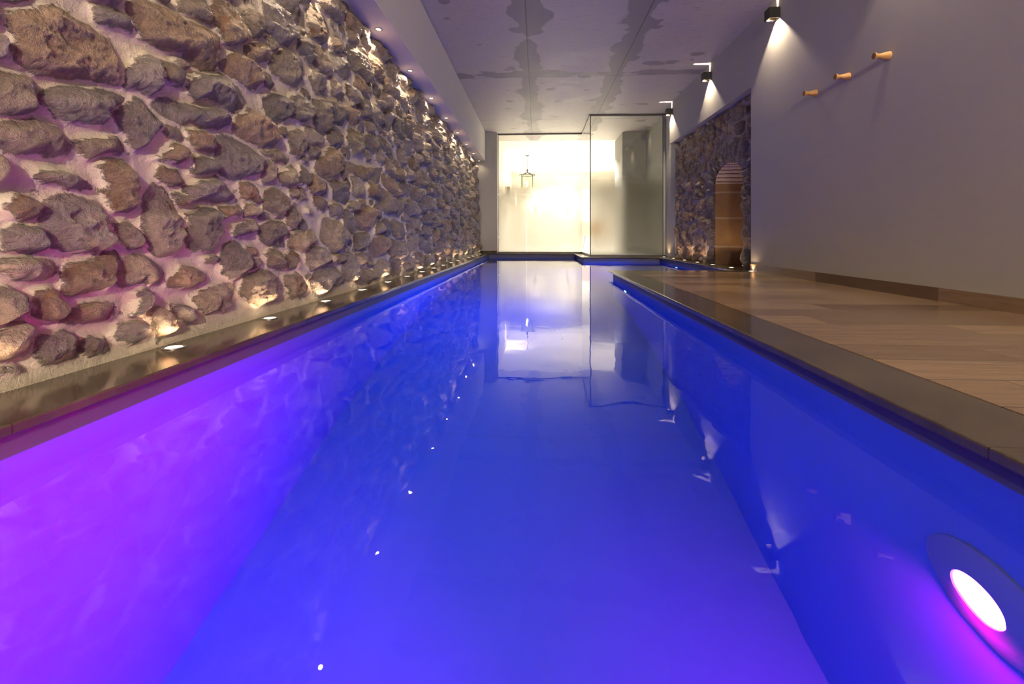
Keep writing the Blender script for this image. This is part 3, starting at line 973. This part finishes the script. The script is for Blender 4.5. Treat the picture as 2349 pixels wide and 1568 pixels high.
# recessed spots along the beam soffit
def soffit_spot(loc, label):
    o = empty('ceiling_spotlight', loc, label, 'spotlight', 'spotlights in the soffit above the stone wall')
    mesh_obj('rim', lathe_bm([(0.030, -0.001), (0.034, -0.004), (0.030, -0.006), (0.022, -0.003), (0.020, 0.0)], 28, ring=True), M_STEEL, o, True)
    mesh_obj('lens', lathe_bm([(0.0205, -0.0005), (0.016, -0.0025), (0.004, -0.0032)], 24), M_LENS, o, True)
    return o
SOFFIT_Y = [3.72 + 0.945 * k for k in range(8)]
first = None
for k, y in enumerate(SOFFIT_Y):
    lab = f'small warm round spotlight in the soffit above the stone wall, {ORD[k]} from the viewer'
    if k == 7:
        lab = 'small warm round spotlight at the far end of the soffit, closest to the glass screen'
    loc = (-1.318, min(y, 10.30), BEAM_Z)
    if first is None:
        first = soffit_spot(loc, lab)
    else:
        copy_thing(first, loc, lab)
for y in [-3.9 + 0.945 * k for k in range(8)] + SOFFIT_Y:
    lamp('SPOT', 'soffit_light', (-1.318, min(y, 10.3), BEAM_Z - 0.012), P_SOFFIT * (0.15 if y > 10 else 1.0), WARM2, None, (0, 0, 0), 0.012, 150, 1.0)

# walkover spots in the copings
def floor_spot(loc, label, group):
    o = empty('floor_spotlight', loc, label, 'floor light', group)
    mesh_obj('rim', lathe_bm([(0.036, 0.0), (0.036, 0.003), (0.030, 0.0042), (0.026, 0.002), (0.026, 0.0)], 28, ring=True), M_STEEL, o, True)
    mesh_obj('lens', lathe_bm([(0.026, 0.0005), (0.025, 0.003), (0.012, 0.0042)], 24), M_LENS_UP, o, True)
    return o
firstL = None
for k in range(16):
    y = 1.51 + 0.567 * k
    lab = f'round lit floor spotlight in the left coping below the stone wall, {ORD[k]} from the viewer'
    loc = (-1.256, y, 0.0)
    if firstL is None:
        firstL = floor_spot(loc, lab, 'floor lights along the left coping')
    else:
        copy_thing(firstL, loc, lab)
for k in range(-3, 16):
    lamp('SPOT', 'coping_light', (-1.256, 1.51 + 0.567 * k, 0.012), P_FLOOR, WARM, None, (math.pi, 0.0, 0), 0.015, 130, 0.7)
firstR = None
for k in range(7):
    y = 5.18 + 0.60 * k
    lab = f'round lit floor spotlight in the dark coping below the recessed wall, {ORD[k]} from the deck'
    loc = (2.372 if k == 0 else 2.405, y, 0.0)
    if firstR is None:
        firstR = floor_spot(loc, lab, 'floor lights along the right coping')
    else:
        copy_thing(firstR, loc, lab)
    lamp('SPOT', 'coping_light', (loc[0], y, 0.012), P_FLOOR * 1.1, WARM, None, (math.pi, 0, 0), 0.015, 130, 0.7)
nz = floor_spot((2.79, 6.30, 0.0), 'round lit floor spotlight standing alone inside the arched niche', 'floor light in the niche')
lamp('SPOT', 'niche_light', (2.79, 6.30, 0.012), P_FLOOR * 1.6, WARM, None, (math.pi, 0, 0), 0.015, 130, 0.7)

# square up-and-down wall lamps
def wall_lamp(loc, label):
    o = empty('wall_lamp', loc, label, 'wall lamp', 'black cube wall lamps on the plaster wall')
    s = 0.0525; t = 0.005
    bm = bmesh.new()
    add_box(bm, -2 * s, -2 * s + t, -s, s, -s, s)           # front
    add_box(bm, -t, 0.0, -s, s, -s, s)                       # back plate
    add_box(bm, -2 * s + t, -t, -s, -s + t, -s, s)           # cheeks
    add_box(bm, -2 * s + t, -t, s - t, s, -s, s)
    slot = 0.0075
    add_box(bm, -2 * s + t, -t, -s + t, -slot, s - t, s)     # top plates leave a slit
    add_box(bm, -2 * s + t, -t, slot, s - t, s - t, s)
    bmesh.ops.recalc_face_normals(bm, faces=bm.faces)
    mesh_obj('housing', bm, M_BLACK, o)
    for sg in (-1, 1):
        bm = bmesh.new()
        v = [bm.verts.new(p) for p in ((-2 * s + t + .001, sg * (s - t - .001), -0.012), (-t - .001, sg * (s - t - .001), -0.012), (-t - .001, sg * 0.038, -s + 0.004), (-2 * s + t + .001, sg * 0.038, -s + 0.004))]
        v2 = [bm.verts.new((q.co.x, q.co.y + sg * 0.002, q.co.z)) for q in v]
        bm.faces.new(v); bm.faces.new(v2[::-1])
        for i in range(4):
            j = (i + 1) % 4
            bm.faces.new((v[i], v2[i], v2[j], v[j]))
        bmesh.ops.recalc_face_normals(bm, faces=bm.faces)
        mesh_obj('reflector_blade', bm, M_GOLD, o)
    mesh_obj('diode', box_bm(-s - 0.012, -s + 0.012, -0.012, 0.012, -0.004, 0.004), M_LENS, o)
    return o
LAMP_Y = [4.685, 6.465, 8.26]
LZ = 2.604
labs = ['',
        'black cube wall lamp in the middle of three, above the arched niche',
        'black cube wall lamp nearest the glass screen, at the far end of the lintel']
labs[0] = 'black cube wall lamp on plaster, largest in view and first from the viewer'
firstW = None
for k, y in enumerate(LAMP_Y):
    if firstW is None:
        firstW = wall_lamp((XR, y, LZ), labs[k])
    else:
        copy_thing(firstW, (XR, y, LZ), labs[k])
# the row goes on unseen: first inferred from its cone, others added as fill
for y in (2.90, 1.12, -0.66):
    copy_thing(firstW, (XR, y, LZ), f'unseen black cube wall lamp outside the frame, {["first", "second", "third"][[2.90, 1.12, -0.66].index(y)]} past the wooden pegs')
for y in LAMP_Y + [2.90, 1.12, -0.66]:
    lamp('SPOT', 'down_light', (XR - 0.0525, y, LZ - 0.006), P_WALL, WARM2, None, (0, 0, 0), 0.006, 100, 0.15)
    lamp('SPOT', 'up_light', (XR - 0.0525, y, LZ + 0.006), P_WALL * 0.3, WARM2, None, (math.pi, 0, 0), 0.003, 96, 0.4)

# ------------------------------------------------------------------ wooden pegs
def peg(loc, label):
    o = empty('hanging_peg', loc, label, 'peg', 'wooden wall pegs')
    prof = [(0.029, 0.0), (0.0285, -0.006), (0.0255, -0.020), (0.0195, -0.043), (0.0148, -0.062), (0.0142, -0.070), (0.0165, -0.080), (0.0215, -0.090), (0.0232, -0.095), (0.0232, -0.099)]
    mesh_obj('peg_body', lathe_bm(prof, 32, axis='x'), M_OAK, o, True, 40)
    mesh_obj('end_cap', lathe_bm([(0.0205, -0.0985), (0.0195, -0.1005), (0.005, -0.1008)], 32, axis='x'), simple('oak_end_grain', (0.30, 0.16, 0.06), 0.6, 0, 0.6, 200), o, True, 40)
    return o
p0 = peg((XR, 3.245, 1.62), 'tapered wooden wall peg nearest the viewer, highest and largest of three')
copy_thing(p0, (XR, 3.65, 1.62), 'tapered wooden wall peg in the middle of the row of three')
copy_thing(p0, (XR, 4.06, 1.62), 'tapered wooden wall peg farthest from the viewer, next to the wall lamp cone')

# ------------------------------------------------------------------ underwater lamps
def pool_light(loc, rotz, label, mlens, rl=0.062, r=0.135):
    o = empty('underwater_spotlight', loc, label, 'pool light', 'round pool lights below the water')
    o.rotation_euler = (0, 0, rotz)
    mesh_obj('rim', lathe_bm([(r, 0.0), (r, -0.006), (r * 0.95, -0.010), (r * 0.72, -0.012), (rl + 0.005, -0.024), (rl + 0.001, -0.024), (rl + 0.001, 0.0)], 40, axis='x', ring=True), simple('pool_light_rim', (0.22, 0.24, 0.52), 0.4), o, True, 30)
    mesh_obj('lens', lathe_bm([(rl, -0.004), (rl, -0.020), (rl * 0.8, -0.024), (rl * 0.45, -0.026), (rl * 0.08, -0.027)], 40, axis='x'), mlens, o, True, 50)
    return o
VIOLET = (1.0, 0.0, 0.25)
BLUE = (0.0, 0.135, 1.0)
pool_light((PX1, 0.925, -0.56), 0, 'bright violet-white round pool light under water, closest to the viewer', emitter('violet_lens', (0.50, 0.06, 1.0), 40.0), 0.055)
pool_light((PX1, 4.43, -0.55), 0, 'blue-white round pool light under the corner of the deck', emitter('blue_lens', (0.06, 0.2, 1.0), 40.0), 0.055)
pool_light((BX1, 7.55, -0.62), 0, 'blue-white round pool light in the side basin below the stone recess', emitter('azure_lens', (0.06, 0.2, 1.0), 40.0), 0.055)
lamp('SPOT', 'violet_light', (PX1 - 0.034, 0.925, -0.56), P_VIOLET, VIOLET, None, (0, math.radians(84), 0), 0.030, 98, 1.0)
lamp('SPOT', 'violet_flood', (PX1 - 0.036, 0.925, -0.56), P_VIOLET * 0.22, VIOLET, None, (0, math.radians(50), 0), 0.030, 165, 0.8)
lamp('SPOT', 'blue_light', (PX1 - 0.034, 4.43, -0.55), P_BLUE, BLUE, None, (0, math.radians(90), 0), 0.030, 150, 0.9)
lamp('SPOT', 'basin_light', (BX1 - 0.034, 7.55, -0.62), P_BLUE, BLUE, None, (0, math.radians(90), 0), 0.030, 150, 0.9)
lamp('SPOT', 'rear_pool_fill', (PX1 - 0.034, -2.5, -0.57), P_BLUE * 0.8, BLUE, None, (0, math.radians(90), 0), 0.030, 150, 0.9)  # extra lamp added unseen behind the viewer to light the pool

# ------------------------------------------------------------------ things in the lit room
CX, CY = -0.29, 13.5
o = empty('pendant_lantern', (CX, CY, 0), 'large glass lantern hanging on a thin rod in the lit room behind the fogged glass', 'lantern')
mesh_obj('canopy', lathe_bm([(0.06, CEIL - 0.02), (0.06, CEIL - 0.001)], 24, c=(0, 0, 0)), M_BLACK, o, True, 40)
bm = bmesh.new(); add_tube(bm, [(0, 0, CEIL - 0.02), (0, 0, 2.38)], 0.005)
mesh_obj('rod', bm, M_BLACK, o, True)
bm = bmesh.new()
add_lathe(bm, [(0.02, 2.38), (0.022, 2.33), (0.012, 2.30), (0.012, 2.27)], 16)
R1 = 0.225
for k in range(4):
    a = math.pi / 4 + k * math.pi / 2
    add_tube(bm, [(0, 0, 2.29), (R1 * 0.5 * math.cos(a), R1 * 0.5 * math.sin(a), 2.25), (R1 * math.cos(a), R1 * math.sin(a), 2.20), (R1 * math.cos(a), R1 * math.sin(a), 1.84)], 0.009)
mesh_obj('frame', bm, M_BLACK, o, True)
mesh_obj('hoop', lathe_bm([(R1, 2.195), (R1 + 0.008, 2.195), (R1 + 0.008, 2.215), (R1, 2.215)], 40, ring=True), M_BLACK, o, True, 40)
mesh_obj('glass_shade', lathe_bm([(R1 - 0.008, 1.83), (R1 - 0.008, 2.195), (R1 - 0.012, 2.195), (R1 - 0.012, 1.83)], 40, ring=True), M_CLEAR, o, True, 40)
mesh_obj('lower_shade', lathe_bm([(0.155, 1.50), (0.155, 1.84), (0.150, 1.84), (0.150, 1.50)], 40, ring=True), simple('cream_shade', (0.85, 0.80, 0.70), 0.7), o, True, 40)
mesh_obj('bulb', lathe_bm([(0.012, 1.90), (0.03, 1.95), (0.034, 1.99), (0.022, 2.04), (0.006, 2.06)], 20), emitter('bulb_glow', (1.0, 0.85, 0.62), 30.0), o, True)

s = empty('wall_sconce', (-0.95, 13.7, 1.75), 'dark slim wall sconce on the left wall of the lit room', 'sconce')
mesh_obj('back_plate', box_bm(0.0, 0.014, -0.05, 0.05, -0.17, 0.17, bevel=0.004), M_BRASS, s)
mesh_obj('shade', lathe_bm([(0.035, -0.12), (0.05, 0.02), (0.056, 0.14), (0.052, 0.14), (0.046, 0.02), (0.031, -0.12)], 24, c=(0.085, 0, 0), ring=True), M_BRASS, s, True, 40)
bm = bmesh.new(); add_tube(bm, [(0.01, 0, -0.06), (0.085, 0, -0.08)], 0.008)
mesh_obj('arm', bm, M_BRASS, s, True)

# woven chair beyond the clear side pane
ch = empty('lounge_chair', (1.62, 14.1, 0), 'woven tan chair with thin legs, seen through the clear side pane', 'chair')
def mat_woven():
    t = NT('woven_tan')
    w = t.n('ShaderNodeTexChecker'); w.inputs['Scale'].default_value = 45
    t.l(t.pos(), w.inputs['Vector'])
    t.principled(t.mixc(w.outputs['Fac'], (0.58, 0.42, 0.26), (0.45, 0.31, 0.18)), 0.75, 0, t.bump(w.outputs['Fac'], 0.4, 0.004), 0.3)
    return t.m
MW = mat_woven()
bm = bmesh.new()
prev = None
N = 22
rows = []
for zz, rr in ((0.42, 0.30), (0.55, 0.335), (0.72, 0.35), (0.86, 0.355)):
    rows.append([(rr * math.cos(a), rr * math.sin(a), zz - 0.10 * (1 - math.sin(max(0, math.sin(a)) * math.pi / 2)) * (zz > 0.7)) for a in np.linspace(-0.35, math.pi + 0.35, N)])
A = [[bm.verts.new(p) for p in r] for r in rows]
B = [[bm.verts.new((p[0] * 0.92, p[1] * 0.92, p[2])) for p in r] for r in rows]
for V, W in ((A, 1), (B, -1)):
    for r in range(3):
        for i in range(N - 1):
            bm.faces.new((V[r][i], V[r][i + 1], V[r + 1][i + 1], V[r + 1][i]))
for i in range(N - 1):
    bm.faces.new((A[3][i], A[3][i + 1], B[3][i + 1], B[3][i])); bm.faces.new((A[0][i], A[0][i + 1], B[0][i + 1], B[0][i]))
for i in (0, N - 1):
    for r in range(3):
        bm.faces.new((A[r][i], A[r + 1][i], B[r + 1][i], B[r][i]))
bmesh.ops.recalc_face_normals(bm, faces=bm.faces)
mesh_obj('backrest', bm, MW, ch, True, 50)
mesh_obj('seat', lathe_bm([(0.27, 0.39), (0.30, 0.41), (0.30, 0.44), (0.26, 0.46)], 28), MW, ch, True, 40)
for a in (0.7, 2.3, 3.9, 5.5):
    bm = bmesh.new(); add_tube(bm, [(0.2 * math.cos(a), 0.2 * math.sin(a), 0.40), (0.31 * math.cos(a), 0.31 * math.sin(a), 0.0)], 0.008)
    mesh_obj('leg', bm, M_BLACK, ch, True)

def room_spot(loc, label):
    o = empty('ceiling_downlight', loc, label, 'downlight', 'downlights in the lit room')
    mesh_obj('rim', lathe_bm([(0.05, 0.0), (0.055, -0.006), (0.044, -0.010), (0.036, 0.0)], 28, ring=True), M_BLACK, o, True)
    mesh_obj('lens', lathe_bm([(0.037, -0.001), (0.02, -0.003)], 24), M_LENS, o, True)
    return o
r0 = room_spot((0.87, 15.0, CEIL), 'dark-rimmed ceiling downlight nearer the screen in the lit room')
copy_thing(r0, (0.72, 16.3, CEIL), 'dark-rimmed ceiling downlight deeper inside the lit room')
lamp('SPOT', 'sconce_light', (-0.865, 13.7, 1.80), P_ROOM * 0.4, (1.0, 0.86, 0.66), None, (math.pi, 0, 0), 0.03, 150, 0.5)
lamp('POINT', 'lantern_light', (CX, CY, 1.98), P_ROOM * 0.7, (1.0, 0.90, 0.76), None, (0, 0, 0), 0.01)
for x, y in ((0.87, 15.0), (0.72, 16.3), (1.35, 12.1), (1.3, 10.3), (2.4, 13.2)):  # first two are the downlights; the others are fill added without fixtures
    lamp('SPOT', 'room_light', (x, y, CEIL - 0.03), P_ROOM * (0.02 if y < 11 else 1.0), (1.0, 0.94, 0.85), None, (0, 0, 0), 0.04, 130, 0.6)

# sconces added unseen behind the viewer as fill; peg shadows place the first
P_REAR = 520.0
for k, (x, p) in enumerate(((-0.1, 0.85), (1.75, 2.3))):
    rs = copy_thing(s, (x, YB, 2.05), f'added dark slim wall sconce, unseen outside the frame, {ORD[k]} on the wall behind the viewer')
    rs.rotation_euler = (0, 0, math.radians(90))
    lamp('POINT', 'rear_fill_light', (x, YB + 0.22, 2.25), P_REAR * p, (1.0, 0.83, 0.62), None, (0, 0, 0), 0.02)

# ------------------------------------------------------------------ camera and view
cam = bpy.data.cameras.new('camera')
cam.sensor_fit = 'HORIZONTAL'; cam.sensor_width = 36.0
cam.lens = F_PX / W_PX * 36.0
cam.shift_y = (HORIZON - H_PX / 2) / W_PX
cam.clip_start = 0.02
co = bpy.data.objects.new('camera', cam)
co.location = (0, 0, CAM_Z)
co.rotation_euler = (math.radians(90), 0, YAW)
link(co)
SC.camera = co

w = bpy.data.worlds.new('world'); SC.world = w
w.use_nodes = True
w.node_tree.nodes['Background'].inputs[0].default_value = (0.004, 0.004, 0.005, 1)

SC.view_settings.view_transform = 'Standard'
SC.view_settings.look = 'None'
SC.view_settings.exposure = 0.0
SC.view_settings.gamma = 1.0
SC.view_settings.use_curve_mapping = False
cy = SC.cycles
cy.max_bounces = 8
cy.diffuse_bounces = 3
cy.glossy_bounces = 4
cy.transmission_bounces = 6
cy.transparent_max_bounces = 10
cy.caustics_reflective = False
cy.caustics_refractive = True
cy.sample_clamp_indirect = 10.0
cy.use_denoising = True
cy.adaptive_threshold = 0.02
